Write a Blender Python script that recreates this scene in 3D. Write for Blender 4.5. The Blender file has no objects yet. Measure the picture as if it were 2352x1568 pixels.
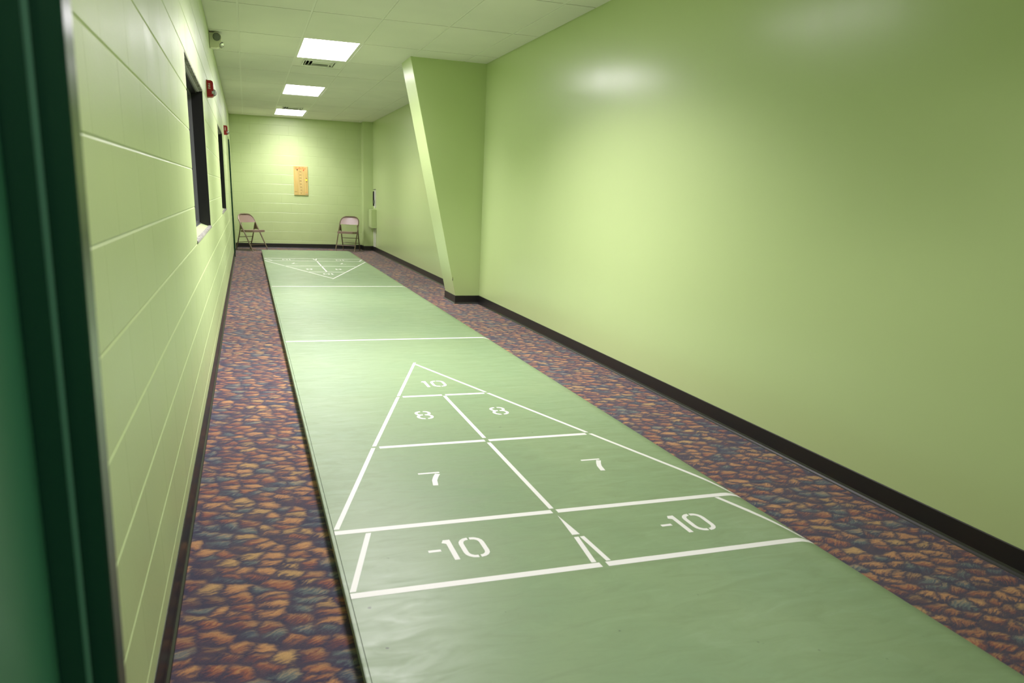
import bpy, bmesh, math, random
from mathutils import Vector, Matrix

random.seed(7)
scene = bpy.context.scene
COL = scene.collection

# ------------------------------------------------------------------ camera, world, exposure
W, D, H = 2.9985, 17.319, 2.774            # room: right wall, back wall, ceiling
Y0 = 0.79                                 # room side of the front wall
cam_data = bpy.data.cameras.new('camera')
cam = bpy.data.objects.new('camera', cam_data)
COL.objects.link(cam)
right = Vector((0.95218299, -0.30309321, 0.03849752))
up = Vector((0.04862948, 0.27474334, 0.96028708))
fwd = Vector((0.30163343, 0.91249691, -0.27634520))
m = Matrix((right, up, -fwd)).transposed().to_4x4()
m.translation = Vector((0.280485, 0.0, 1.301750))
cam.matrix_world = m
cam_data.sensor_width = 36.0
cam_data.sensor_fit = 'HORIZONTAL'
cam_data.lens = 1663.6465 / 2352 * 36.0
cam_data.shift_x = 57.9084 / 2352
cam_data.shift_y = 145.3532 / 2352
cam_data.clip_start = 0.02
cam_data.dof.use_dof = True
cam_data.dof.focus_distance = 6.0
cam_data.dof.aperture_fstop = 4.5
scene.camera = cam

world = bpy.data.worlds.new('world')
scene.world = world
world.use_nodes = True
world.node_tree.nodes['Background'].inputs[0].default_value = (0.02, 0.022, 0.02, 1)
world.node_tree.nodes['Background'].inputs[1].default_value = 1.0

scene.view_settings.view_transform = 'Standard'
scene.view_settings.look = 'None'
scene.view_settings.gamma = 1.0
scene.view_settings.use_curve_mapping = False
scene.view_settings.exposure = 0.07
# ceiling panels, near to far ('door' is an added fill panel): glow of the lens, watts of the lamp behind it, and the lens's spread in degrees (prismatic, mostly downwards)
PANELS = {'door': (1.5, 17.0, 130), 'near': (6.0, 98.0, 138), 'first': (17.0, 54.0, 130), 'middle': (15.0, 31.0, 130), 'far': (13.0, 35.0, 130)}
LIGHT_COL = (1.0, 0.915, 1.0)
HALL_FILL = 10.0                           # glow of the unseen fill panels added in the hall

# ------------------------------------------------------------------ materials
def srgb(r, g, b):
    f = lambda c: (c / 255 / 12.92) if c / 255 <= 0.04045 else ((c / 255 + 0.055) / 1.055) ** 2.4
    return (f(r), f(g), f(b), 1)

def mat(name, col, rough=0.5, metal=0.0, spec=0.5, coat=0.0, coat_rough=0.1):
    mt = bpy.data.materials.new(name)
    mt.use_nodes = True
    b = mt.node_tree.nodes['Principled BSDF']
    b.inputs['Base Color'].default_value = col
    b.inputs['Roughness'].default_value = rough
    b.inputs['Metallic'].default_value = metal
    b.inputs['Specular IOR Level'].default_value = spec
    b.inputs['Coat Weight'].default_value = coat
    b.inputs['Coat Roughness'].default_value = coat_rough
    return mt

class NT:
    """small node helper on a material"""
    def __init__(s, mt):
        s.t = mt.node_tree
        s.b = s.t.nodes['Principled BSDF']
    def n(s, kind, **kw):
        nd = s.t.nodes.new(kind)
        for k, v in kw.items():
            if k.startswith('i_'):
                nd.inputs[int(k[2:])].default_value = v
            else:
                setattr(nd, k, v)
        return nd
    def l(s, a, b):
        s.t.links.new(a, b)
    def coords(s, scale=(1, 1, 1), rot=(0, 0, 0), which='Object'):
        tc = s.n('ShaderNodeTexCoord')
        mp = s.n('ShaderNodeMapping')
        mp.inputs['Scale'].default_value = scale
        mp.inputs['Rotation'].default_value = rot
        s.l(tc.outputs[which], mp.inputs['Vector'])
        return mp.outputs[0]
    def noise(s, vec, scale, detail=3, rough=0.5, dist=0.0):
        nd = s.n('ShaderNodeTexNoise')
        nd.inputs['Scale'].default_value = scale
        nd.inputs['Detail'].default_value = detail
        nd.inputs['Roughness'].default_value = rough
        nd.inputs['Distortion'].default_value = dist
        s.l(vec, nd.inputs['Vector'])
        return nd
    def ramp(s, fac, stops, interp='LINEAR'):
        nd = s.n('ShaderNodeValToRGB')
        cr = nd.color_ramp
        cr.interpolation = interp
        while len(cr.elements) < len(stops):
            cr.elements.new(0.5)
        for e, (p, c) in zip(cr.elements, stops):
            e.position = p
            e.color = c
        s.l(fac, nd.inputs[0])
        return nd.outputs[0]
    def mrange(s, v, a, b, c, d):
        nd = s.n('ShaderNodeMapRange')
        for i, x in enumerate((a, b, c, d)):
            nd.inputs[i + 1].default_value = x
        s.l(v, nd.inputs[0])
        return nd.outputs[0]
    def mix(s, fac, a, b, mode='MIX'):
        nd = s.n('ShaderNodeMix', data_type='RGBA', blend_type=mode)
        if isinstance(fac, float):
            nd.inputs[0].default_value = fac
        else:
            s.l(fac, nd.inputs[0])
        for i, v in ((6, a), (7, b)):
            if isinstance(v, tuple):
                nd.inputs[i].default_value = v
            else:
                s.l(v, nd.inputs[i])
        return nd.outputs[2]
    def bump(s, h, strength, dist):
        nd = s.n('ShaderNodeBump')
        nd.inputs['Strength'].default_value = strength
        nd.inputs['Distance'].default_value = dist
        s.l(h, nd.inputs['Height'])
        s.l(nd.outputs[0], s.b.inputs['Normal'])

GREEN = (0.525, 0.645, 0.305, 1)

def block_paint():
    mt = mat('green_block_paint', GREEN, 0.36)
    t = NT(mt)
    v = t.coords(which='Object')
    geo = t.n('ShaderNodeNewGeometry')
    n1 = t.noise(geo.outputs['Position'], 60, 4, 0.6)
    n2 = t.noise(geo.outputs['Position'], 3.0, 3, 0.5)
    t.l(t.mix(t.mrange(n2.outputs[0], 0.3, 0.7, 0, 1), (0.51, 0.63, 0.295, 1), (0.54, 0.66, 0.315, 1)), t.b.inputs['Base Color'])
    t.l(t.mrange(n2.outputs[0], 0.3, 0.7, 0.36, 0.48), t.b.inputs['Roughness'])
    t.b.inputs['Coat Weight'].default_value = 0.4
    t.b.inputs['Coat Roughness'].default_value = 0.42
    t.bump(n1.outputs[0], 0.22, 0.004)
    return mt

def drywall_paint():
    mt = mat('green_wall_paint', GREEN, 0.3)
    t = NT(mt)
    geo = t.n('ShaderNodeNewGeometry')
    mp = t.n('ShaderNodeMapping')
    mp.inputs['Scale'].default_value = (7, 7, 0.35)
    t.l(geo.outputs['Position'], mp.inputs['Vector'])
    n1 = t.noise(mp.outputs[0], 1.6, 4, 0.6)
    n2 = t.noise(geo.outputs['Position'], 220, 2, 0.5)
    t.l(t.mrange(n1.outputs[0], 0.3, 0.7, 0.40, 0.45), t.b.inputs['Roughness'])
    t.b.inputs['Coat Weight'].default_value = 0.9
    t.b.inputs['Coat IOR'].default_value = 1.45
    t.l(t.mrange(n1.outputs[0], 0.3, 0.7, 0.215, 0.25), t.b.inputs['Coat Roughness'])
    t.bump(n2.outputs[0], 0.06, 0.002)
    return mt

def carpet_mat():
    mt = mat('leaf_pattern_carpet', (0.1, 0.07, 0.05, 1), 0.95, spec=0.1)
    t = NT(mt)
    b = t.b
    pos = t.n('ShaderNodeNewGeometry').outputs['Position']
    def wob(scale, amt, src):
        nw = t.noise(pos, scale, 3, 0.6)
        sub = t.n('ShaderNodeVectorMath', operation='SUBTRACT')
        t.l(nw.outputs['Color'], sub.inputs[0]); sub.inputs[1].default_value = (0.5, 0.5, 0.5)
        scl = t.n('ShaderNodeVectorMath', operation='SCALE'); scl.inputs['Scale'].default_value = amt
        t.l(sub.outputs[0], scl.inputs[0])
        add = t.n('ShaderNodeVectorMath', operation='ADD')
        t.l(src, add.inputs[0]); t.l(scl.outputs[0], add.inputs[1])
        return add.outputs[0], nw
    p1, nw = wob(11, 0.06, pos)
    # pen-stroke hatching breaks every outline: shift the lookup by fine stretched noise
    mh = t.n('ShaderNodeMapping'); mh.inputs['Scale'].default_value = (14, 120, 1); mh.inputs['Rotation'].default_value = (0, 0, math.radians(-10))
    t.l(p1, mh.inputs['Vector'])
    hn = t.noise(mh.outputs[0], 1.0, 3, 0.65)
    hs2 = t.n('ShaderNodeVectorMath', operation='MULTIPLY_ADD')
    t.l(hn.outputs['Color'], hs2.inputs[0]); hs2.inputs[1].default_value = (0.05, 0.02, 0); t.l(p1, hs2.inputs[2])
    mp = t.n('ShaderNodeMapping'); mp.inputs['Scale'].default_value = (12.3, 17.5, 1)
    mp.inputs['Rotation'].default_value = (0, 0, math.radians(10))
    t.l(hs2.outputs[0], mp.inputs['Vector'])
    vo = t.n('ShaderNodeTexVoronoi', voronoi_dimensions='2D', feature='F1')
    vo.inputs['Randomness'].default_value = 1.0; vo.inputs['Scale'].default_value = 1.0
    t.l(mp.outputs[0], vo.inputs['Vector'])
    sep = t.n('ShaderNodeSeparateColor')
    t.l(vo.outputs['Color'], sep.inputs[0])
    cell = t.ramp(sep.outputs[0], [
        (0.0, srgb(150, 88, 62)), (0.17, srgb(184, 130, 84)), (0.31, srgb(126, 76, 64)),
        (0.42, srgb(180, 144, 92)), (0.53, srgb(94, 110, 108)), (0.67, srgb(160, 104, 70)),
        (0.77, srgb(92, 66, 66)), (0.85, srgb(186, 134, 86)), (0.93, srgb(82, 98, 104))], 'CONSTANT')
    ve = t.n('ShaderNodeTexVoronoi', voronoi_dimensions='2D', feature='DISTANCE_TO_EDGE')
    ve.inputs['Randomness'].default_value = 1.0; ve.inputs['Scale'].default_value = 1.0
    t.l(mp.outputs[0], ve.inputs['Vector'])
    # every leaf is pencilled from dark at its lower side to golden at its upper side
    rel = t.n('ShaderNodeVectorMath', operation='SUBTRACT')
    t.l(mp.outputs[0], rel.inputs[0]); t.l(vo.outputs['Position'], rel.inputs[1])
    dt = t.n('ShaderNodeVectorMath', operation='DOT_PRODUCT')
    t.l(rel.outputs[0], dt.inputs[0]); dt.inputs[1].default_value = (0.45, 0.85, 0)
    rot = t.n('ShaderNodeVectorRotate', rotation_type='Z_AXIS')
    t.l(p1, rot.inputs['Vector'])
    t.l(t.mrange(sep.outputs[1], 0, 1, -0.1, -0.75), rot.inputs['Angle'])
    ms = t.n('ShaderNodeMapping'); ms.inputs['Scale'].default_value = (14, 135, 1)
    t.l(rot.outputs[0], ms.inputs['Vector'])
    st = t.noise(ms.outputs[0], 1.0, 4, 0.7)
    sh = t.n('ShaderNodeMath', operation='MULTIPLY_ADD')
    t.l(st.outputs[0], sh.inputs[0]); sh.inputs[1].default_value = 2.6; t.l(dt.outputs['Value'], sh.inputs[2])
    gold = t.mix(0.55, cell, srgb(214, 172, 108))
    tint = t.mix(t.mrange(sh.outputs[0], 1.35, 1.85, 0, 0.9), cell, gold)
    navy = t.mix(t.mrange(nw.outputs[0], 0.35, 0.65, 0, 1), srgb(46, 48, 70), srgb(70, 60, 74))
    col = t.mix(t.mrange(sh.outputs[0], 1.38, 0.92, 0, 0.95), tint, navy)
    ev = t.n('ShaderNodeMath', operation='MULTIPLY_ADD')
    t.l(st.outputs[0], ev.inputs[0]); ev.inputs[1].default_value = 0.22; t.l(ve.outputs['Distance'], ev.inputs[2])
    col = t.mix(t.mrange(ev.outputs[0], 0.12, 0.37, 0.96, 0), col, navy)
    col = t.mix(0.06, col, srgb(120, 108, 100))
    t.l(col, b.inputs['Base Color'])
    b.inputs['Sheen Weight'].default_value = 0.3
    b.inputs['Sheen Roughness'].default_value = 0.45
    b.inputs['Sheen Tint'].default_value = (0.78, 0.78, 0.95, 1)
    n3 = t.noise(pos, 300, 2, 0.6)
    t.l(t.mix(t.mrange(n3.outputs[0], 0.35, 0.65, 0.35, 0.0), col, navy), b.inputs['Base Color'])
    t.bump(n3.outputs[0], 0.5, 0.004)
    return mt

def court_mat():
    mt = mat('green_court_paint', (0.21, 0.36, 0.17, 1), 0.4)
    t = NT(mt)
    pos = t.n('ShaderNodeNewGeometry').outputs['Position']
    mp = t.n('ShaderNodeMapping'); mp.inputs['Scale'].default_value = (1.3, 0.8, 1)
    t.l(pos, mp.inputs['Vector'])
    n1 = t.noise(mp.outputs[0], 1.6, 6, 0.62, 0.4)
    mp2 = t.n('ShaderNodeMapping'); mp2.inputs['Scale'].default_value = (2.0, 7.0, 1)
    t.l(pos, mp2.inputs['Vector'])
    n2 = t.noise(mp2.outputs[0], 2.2, 5, 0.65, 0.8)
    c = t.mix(t.mrange(n1.outputs[0], 0.3, 0.7, 0, 1), (0.190, 0.285, 0.150, 1), (0.218, 0.305, 0.157, 1))
    c = t.mix(t.mrange(n2.outputs[0], 0.48, 0.70, 0, 0.65), c, (0.18, 0.255, 0.125, 1))
    c = t.mix(t.mrange(n2.outputs[0], 0.44, 0.24, 0, 0.5), c, (0.25, 0.35, 0.205, 1))
    # a few dark scuff specks
    n3 = t.noise(pos, 26, 2, 0.5)
    c = t.mix(t.mrange(n3.outputs[0], 0.765, 0.80, 0, 0.75), c, (0.06, 0.08, 0.05, 1))
    t.l(c, t.b.inputs['Base Color'])
    t.l(t.mrange(n2.outputs[0], 0.3, 0.7, 0.36, 0.48), t.b.inputs['Roughness'])
    n4 = t.noise(pos, 90, 3, 0.5)
    t.bump(n4.outputs[0], 0.06, 0.002)
    return mt

def tile_mat():
    mt = mat('ceiling_tile_white', (0.80, 0.80, 0.76, 1), 0.85, spec=0.2)
    t = NT(mt)
    pos = t.n('ShaderNodeNewGeometry').outputs['Position']
    n1 = t.noise(pos, 260, 3, 0.6)
    n2 = t.noise(pos, 1.3, 2, 0.5)
    t.l(t.mix(t.mrange(n2.outputs[0], 0.3, 0.7, 0, 1), (0.76, 0.765, 0.72, 1), (0.82, 0.82, 0.77, 1)), t.b.inputs['Base Color'])
    t.bump(n1.outputs[0], 0.25, 0.003)
    return mt

def emit_mat(name, strength):
    mt = bpy.data.materials.new(name)
    mt.use_nodes = True
    b = mt.node_tree.nodes['Principled BSDF']
    b.inputs['Base Color'].default_value = (0.9, 0.9, 0.92, 1)
    b.inputs['Emission Color'].default_value = (1.0, 0.925, 1.0, 1)
    b.inputs['Emission Strength'].default_value = strength
    return mt

def glass_mat(name, tint=(0.75, 0.8, 0.82, 1)):
    mt = bpy.data.materials.new(name)
    mt.use_nodes = True
    nt = mt.node_tree
    nt.nodes.remove(nt.nodes['Principled BSDF'])
    out = nt.nodes['Material Output']
    tr = nt.nodes.new('ShaderNodeBsdfTransparent'); tr.inputs[0].default_value = tint
    gl = nt.nodes.new('ShaderNodeBsdfGlossy'); gl.inputs['Roughness'].default_value = 0.03
    fr = nt.nodes.new('ShaderNodeFresnel'); fr.inputs[0].default_value = 1.45
    mx = nt.nodes.new('ShaderNodeMixShader')
    nt.links.new(fr.outputs[0], mx.inputs[0])
    nt.links.new(tr.outputs[0], mx.inputs[1])
    nt.links.new(gl.outputs[0], mx.inputs[2])
    nt.links.new(mx.outputs[0], out.inputs[0])
    return mt

def concrete_mat():
    mt = mat('rough_mortar', srgb(150, 150, 140), 0.9)
    t = NT(mt)
    pos = t.n('ShaderNodeNewGeometry').outputs['Position']
    n1 = t.noise(pos, 45, 4, 0.7)
    t.l(t.ramp(n1.outputs[0], [(0.35, srgb(70, 72, 62)), (0.5, srgb(150, 150, 138)), (0.7, srgb(205, 205, 196))]), t.b.inputs['Base Color'])
    t.bump(n1.outputs[0], 0.8, 0.01)
    return mt

def board_wood():
    mt = mat('yellow_board', srgb(226, 186, 96), 0.4)
    t = NT(mt)
    pos = t.n('ShaderNodeNewGeometry').outputs['Position']
    mp = t.n('ShaderNodeMapping'); mp.inputs['Scale'].default_value = (40, 1, 3)
    t.l(pos, mp.inputs['Vector'])
    n1 = t.noise(mp.outputs[0], 1.0, 4, 0.6)
    t.l(t.mix(t.mrange(n1.outputs[0], 0.3, 0.7, 0, 1), srgb(196, 168, 92), srgb(216, 192, 122)), t.b.inputs['Base Color'])
    return mt

M_BLOCK = block_paint()
M_WALL = drywall_paint()
M_CARPET = carpet_mat()
M_COURT = court_mat()
M_TILE = tile_mat()
M_GRID = mat('grid_white', (0.80, 0.81, 0.76, 1), 0.45)
M_DECK = mat('plenum_dark', (0.05, 0.05, 0.045, 1), 0.9)
M_LINE = mat('white_court_paint', srgb(226, 226, 222), 0.5)
M_VINYL = mat('black_vinyl', srgb(30, 28, 28), 0.38)
M_EMITS = {k: emit_mat('light_diffuser_' + k, v[0]) for k, v in PANELS.items()}
M_EMIT_HALL = emit_mat('hall_fill_glow', HALL_FILL)
M_DGREEN = mat('dark_green_gloss_paint', (0.006, 0.034, 0.017, 1), 0.25)
M_STRIP = mat('stop_highlight_green', (0.05, 0.16, 0.09, 1), 0.4)
M_DGREEN.node_tree.nodes['Principled BSDF'].inputs['Specular Tint'].default_value = (0.6, 1.0, 0.72, 1)
M_LEAF = mat('green_door_paint', (0.035, 0.17, 0.08, 1), 0.35)
M_BLACK = mat('black_metal', srgb(18, 18, 19), 0.35)
M_GREYM = mat('grey_metal', srgb(120, 122, 124), 0.35, 0.6)
M_LIP = mat('metal_lip_shine', srgb(196, 196, 194), 0.35)  # metal colour lightened to paint in a specular shine on the lip
M_GLASS = glass_mat('window_glass', (0.45, 0.48, 0.50, 1))
M_LENS = glass_mat('clear_lens', (0.85, 0.88, 0.86, 1))
M_VOID = mat('dark_room', (0.012, 0.013, 0.014, 1), 0.8)
M_CONC = concrete_mat()
M_TAN = mat('tan_enamel', srgb(138, 118, 104), 0.4)
M_TUBE = mat('brown_grey_tube', srgb(112, 100, 80), 0.32, 0.3)
M_RUBBER = mat('rubber_foot', srgb(120, 110, 98), 0.7)
M_RED = mat('alarm_red', srgb(160, 16, 34), 0.3)
M_WHITE = mat('white_plastic', srgb(228, 228, 222), 0.35)
M_CREAM = mat('cream_housing', srgb(222, 222, 200), 0.4)
M_CHROME = mat('lamp_reflector', srgb(214, 218, 212), 0.4, 0.6)
M_BOARD = board_wood()
M_ORANGE = mat('orange_print', srgb(214, 96, 42), 0.5)
M_INK = mat('black_print', srgb(58, 44, 20), 0.5)
M_YELLOW = mat('yellow_print', srgb(246, 222, 70), 0.5)
M_GREYPR = mat('grey_print', srgb(150, 140, 110), 0.5)
M_REDP = mat('red_pointer', srgb(200, 84, 44), 0.4)
M_HALL = mat('hall_paint', (0.45, 0.55, 0.30, 1), 0.6)

# ------------------------------------------------------------------ mesh helpers
class MB:
    def __init__(s):
        s.v, s.f, s.m = [], [], []
    def quad(s, a, b, c, d, mi=0):
        n = len(s.v); s.v += [tuple(a), tuple(b), tuple(c), tuple(d)]
        s.f.append((n, n + 1, n + 2, n + 3)); s.m.append(mi); return s
    def box(s, x0, x1, y0, y1, z0, z1, mi=0):
        n = len(s.v)
        s.v += [(x, y, z) for z in (z0, z1) for y in (y0, y1) for x in (x0, x1)]
        for q in ((0, 2, 3, 1), (4, 5, 7, 6), (0, 1, 5, 4), (2, 6, 7, 3), (0, 4, 6, 2), (1, 3, 7, 5)):
            s.f.append(tuple(n + i for i in q)); s.m.append(mi)
        return s
    def prism(s, poly, h0, h1, axis='z', mi=0):
        """poly: 2D points; extruded along axis between h0 and h1"""
        n = len(s.v); k = len(poly)
        def P(p, h):
            return {'z': (p[0], p[1], h), 'y': (p[0], h, p[1]), 'x': (h, p[0], p[1])}[axis]
        s.v += [P(p, h0) for p in poly] + [P(p, h1) for p in poly]
        s.f.append(tuple(n + i for i in range(k))[::-1]); s.m.append(mi)
        s.f.append(tuple(n + k + i for i in range(k))); s.m.append(mi)
        for i in range(k):
            j = (i + 1) % k
            s.f.append((n + i, n + j, n + k + j, n + k + i)); s.m.append(mi)
        return s
    def tube(s, pts, r, seg=8, cap=True, mi=0):
        pts = [Vector(p) for p in pts]
        n0 = len(s.v)
        t = (pts[1] - pts[0]).normalized()
        ref = Vector((0, 0, 1)) if abs(t.z) < 0.9 else Vector((1, 0, 0))
        nrm = t.cross(ref).normalized()
        for i, p in enumerate(pts):
            if i == 0: tt = pts[1] - pts[0]
            elif i == len(pts) - 1: tt = pts[-1] - pts[-2]
            else: tt = (pts[i + 1] - p).normalized() + (p - pts[i - 1]).normalized()
            tt.normalize()
            nrm = (nrm - tt * nrm.dot(tt)).normalized()
            bn = tt.cross(nrm)
            rr = r[i] if isinstance(r, (list, tuple)) else r
            for k in range(seg):
                a = 2 * math.pi * k / seg
                s.v.append(tuple(p + nrm * (rr * math.cos(a)) + bn * (rr * math.sin(a))))
        for i in range(len(pts) - 1):
            for k in range(seg):
                a = n0 + i * seg + k; b = n0 + i * seg + (k + 1) % seg
                s.f.append((a, b, b + seg, a + seg)); s.m.append(mi)
        if cap:
            s.f.append(tuple(n0 + k for k in range(seg))[::-1]); s.m.append(mi)
            e = n0 + (len(pts) - 1) * seg
            s.f.append(tuple(e + k for k in range(seg))); s.m.append(mi)
        return s
    def cyl(s, a, b, r, seg=16, mi=0):
        return s.tube([a, b], r, seg, True, mi)
    def mesh(s, name, mats):
        me = bpy.data.meshes.new(name)
        me.from_pydata(s.v, [], s.f)
        for x in (mats if isinstance(mats, (list, tuple)) else [mats]):
            me.materials.append(x)
        for p, i in zip(me.polygons, s.m):
            p.material_index = i
        bm = bmesh.new(); bm.from_mesh(me)
        bmesh.ops.recalc_face_normals(bm, faces=bm.faces)
        bm.to_mesh(me); bm.free()
        me.update()
        return me
    def build(s, name, mats, parent=None, bevel=0, seg=2, smooth=False):
        me = s.mesh(name, mats)
        return link(name, me, parent, bevel, seg, smooth)

def link(name, me, parent=None, bevel=0, seg=2, smooth=False, loc=None):
    o = bpy.data.objects.new(name, me)
    COL.objects.link(o)
    if parent: o.parent = parent
    if loc: o.location = loc
    if bevel:
        bm = bmesh.new(); bm.from_mesh(me)
        es = [e for e in bm.edges if len(e.link_faces) == 2 and e.calc_face_angle() > 0.5]
        bmesh.ops.bevel(bm, geom=es, offset=bevel, segments=seg, affect='EDGES', clamp_overlap=True)
        bm.to_mesh(me); bm.free()
    if smooth:
        for p in me.polygons: p.use_smooth = True
        try: me.set_sharp_from_angle(angle=math.radians(40))
        except Exception: pass
    return o

def empty(name, loc=(0, 0, 0), rz=0):
    o = bpy.data.objects.new(name, None)
    o.empty_display_size = 0.1
    COL.objects.link(o)
    o.location = loc
    o.rotation_euler = (0, 0, rz)
    return o

def tag(o, label=None, cat=None, group=None, kind=None):
    if label: o['label'] = label
    if cat: o['category'] = cat
    if group: o['group'] = group
    if kind: o['kind'] = kind
    return o

def copy_tree(o, parent=None):
    c = o.copy(); COL.objects.link(c)
    if parent: c.parent = parent
    for ch in [k for k in bpy.data.objects if k.parent == o]:
        copy_tree(ch, c)
    return c

def text_obj(name, body, size, mt, parent, matrix, extrude=0.0006, align='CENTER', shear=0.0):
    cu = bpy.data.curves.new(name, 'FONT')
    cu.body = body; cu.size = size; cu.extrude = extrude
    cu.align_x = align; cu.align_y = 'CENTER'; cu.shear = shear
    cu.resolution_u = 3
    tmp = bpy.data.objects.new(name + '_tmp', cu)
    COL.objects.link(tmp)
    bpy.context.view_layer.update()
    me = bpy.data.meshes.new_from_object(tmp.evaluated_get(bpy.context.evaluated_depsgraph_get()))
    bpy.data.objects.remove(tmp)
    me.materials.clear(); me.materials.append(mt)
    o = bpy.data.objects.new(name, me)
    COL.objects.link(o)
    o.parent = parent
    o.matrix_local = matrix
    return o

# ------------------------------------------------------------------ setting: floor
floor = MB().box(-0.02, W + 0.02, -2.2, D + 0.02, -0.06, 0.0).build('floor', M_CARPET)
tag(floor, 'brown, orange and navy leaf patterned carpet running along both walls', kind='structure')

# ------------------------------------------------------------------ setting: block walls
BH, BL, Z00 = 0.2032, 0.4064, -0.0380
WINS = [(D - 27 * BL - 4.5 * BL, D - 27 * BL), (D - 15 * BL - 4.5 * BL, D - 15 * BL)]   # y ranges
WZ0, WZ1 = Z00 + 5 * BH, Z00 + 10 * BH
DOOR2 = (14.92, 15.86, 2.125)

def block_mesh(w, h, ch0, ch1, cv0, cv1, d=0.0026):
    """one block: lies in the local x-z plane (0..w, 0..h), faces local -y; worn edges slope back by d"""
    b = MB()
    o = [(0, d, 0), (w, d, 0), (w, d, h), (0, d, h)]
    i = [(cv0, 0, ch0), (w - cv1, 0, ch0), (w - cv1, 0, h - ch1), (cv0, 0, h - ch1)]
    k = [(0, 0.018, 0), (w, 0.018, 0), (w, 0.018, h), (0, 0.018, h)]
    n = 0
    b.v = o + i + k
    b.f = [(4, 5, 6, 7)]
    for a in range(4):
        c = (a + 1) % 4
        b.f.append((a, c, 4 + c, 4 + a))
        b.f.append((8 + a, 8 + c, c, a))
    b.m = [0] * len(b.f)
    return b

_bcache = {}
def shared_block(w, h, cv=0.0022):
    key = (round(w, 3), round(h, 3), cv)
    if key not in _bcache:
        _bcache[key] = block_mesh(w, h, 0.005, 0.005, cv, cv).mesh('block', M_BLOCK)
    return _bcache[key]

def rows():
    r = 0
    while True:
        z0, z1 = max(0, Z00 + r * BH), min(H + 0.02, Z00 + (r + 1) * BH)
        if z0 >= H: break
        yield r, z0, z1
        r += 1

# left wall: backing with the window and door openings
bk = MB()
def left_slab(y0, y1, z0, z1): bk.box(-0.20, -0.014, y0, y1, z0, z1)
ys = [Y0 - 0.02, WINS[0][0], WINS[0][1], WINS[1][0], WINS[1][1], D + 0.02]
left_slab(ys[0], ys[1], 0, H + 0.05); left_slab(ys[2], ys[3], 0, H + 0.05); left_slab(ys[4], DOOR2[0], 0, H + 0.05)
left_slab(DOOR2[0], DOOR2[1], DOOR2[2], H + 0.05); left_slab(DOOR2[1], ys[5], 0, H + 0.05)
for a, b in WINS:
    left_slab(a, b, 0, WZ0); left_slab(a, b, WZ1, H + 0.05)
wall_left = bk.build('wall_left', M_BLOCK)
tag(wall_left, 'light green painted concrete block wall with two dark windows', kind='structure')

def spans_left(r, z0, z1):
    """y spans of the blocks of one row on the left wall"""
    off = 0.0 if r % 2 == 0 else BL / 2
    cuts = []
    n = 0
    y = D + off
    while y > Y0:
        a, b = max(y - BL, Y0), min(y, D)
        y -= BL
        if b - a < 0.01: continue
        segs = [(a, b)]
        holes = []
        if z0 >= WZ0 - 1e-3 and z1 <= WZ1 + 1e-3: holes += WINS
        if z0 < DOOR2[2]: holes.append(DOOR2[:2])
        for (h0, h1) in holes:
            ns = []
            for (p, q) in segs:
                if q <= h0 or p >= h1: ns.append((p, q)); continue
                if p < h0 - 0.01: ns.append((p, h0))
                if q > h1 + 0.01: ns.append((h1, q))
            segs = ns
        cuts += segs
    return cuts

allb = []
for r, z0, z1 in rows():
    for a, b in spans_left(r, z0, z1):
        allb.append((a, b, z0, z1))
allb.sort(key=lambda t: (0 if t[1] > 1.5 else 1, t[0]))
stuff = MB()
for i, (a, b, z0, z1) in enumerate(allb):
    if i < 300 and b > 1.5:
        o = link('block', shared_block(b - a, z1 - z0, 0.0006), wall_left, loc=(0, a, z0))
        o.rotation_euler = (0, 0, math.radians(90))
    else:
        m_ = block_mesh(b - a, z1 - z0, 0.005, 0.005, 0.0006, 0.0006)
        n = len(stuff.v)
        stuff.v += [(-y, a + x, z0 + z) for x, y, z in m_.v]
        stuff.f += [tuple(n + k for k in f) for f in m_.f]; stuff.m += m_.m
tag(stuff.build('far_blocks', M_BLOCK, wall_left), kind='stuff')

# back wall
wall_back = MB().box(-0.20, W + 0.2, D + 0.014, D + 0.2, 0, H + 0.05).build('wall_back', M_BLOCK)
tag(wall_back, 'light green painted block wall at the far end of the room', kind='structure')
for r, z0, z1 in rows():
    off = 0.0 if r % 2 == 0 else -BL / 2
    x = off
    while x < W:
        a, b = max(0, x), min(x + BL, W)
        x += BL
        if b - a < 0.02: continue
        link('block', shared_block(b - a, z1 - z0), wall_back, loc=(a, D, z0))

# right wall (smooth), boxed slanting column, corner pilaster
wall_right = MB().box(W, W + 0.15, Y0 - 0.02, D + 0.02, 0, H + 0.05).build('wall_right', M_WALL)
tag(wall_right, 'smooth glossy light green wall on the right', kind='structure')
CY0, CY1, CXB, CXT = 8.71, 9.22, 2.692, 2.098
poly = [(W + 0.01, 0), (CXB, 0), (CXB, 0.10), (CXT, H), (W + 0.01, H)]
col_o = MB().prism(poly, CY0, CY1, 'y').build('trim_1', M_WALL, bevel=0.004, seg=2)
tag(col_o, 'green boxed column slanting out from the right wall towards the ceiling', kind='structure')
chip = MB().box(2.6485, 2.6555, CY0 - 0.0008, CY0 + 0.004, 0.285, 0.33).build('paint_chip', M_BLACK, col_o, bevel=0.0015)
PX, PY = 2.782, 16.99
pil = MB().box(PX, W + 0.01, PY, D + 0.01, 0, H + 0.01).build('trim_2', M_WALL, bevel=0.004)
tag(pil, 'narrow green corner pilaster beside the far wall', kind='structure')

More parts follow.
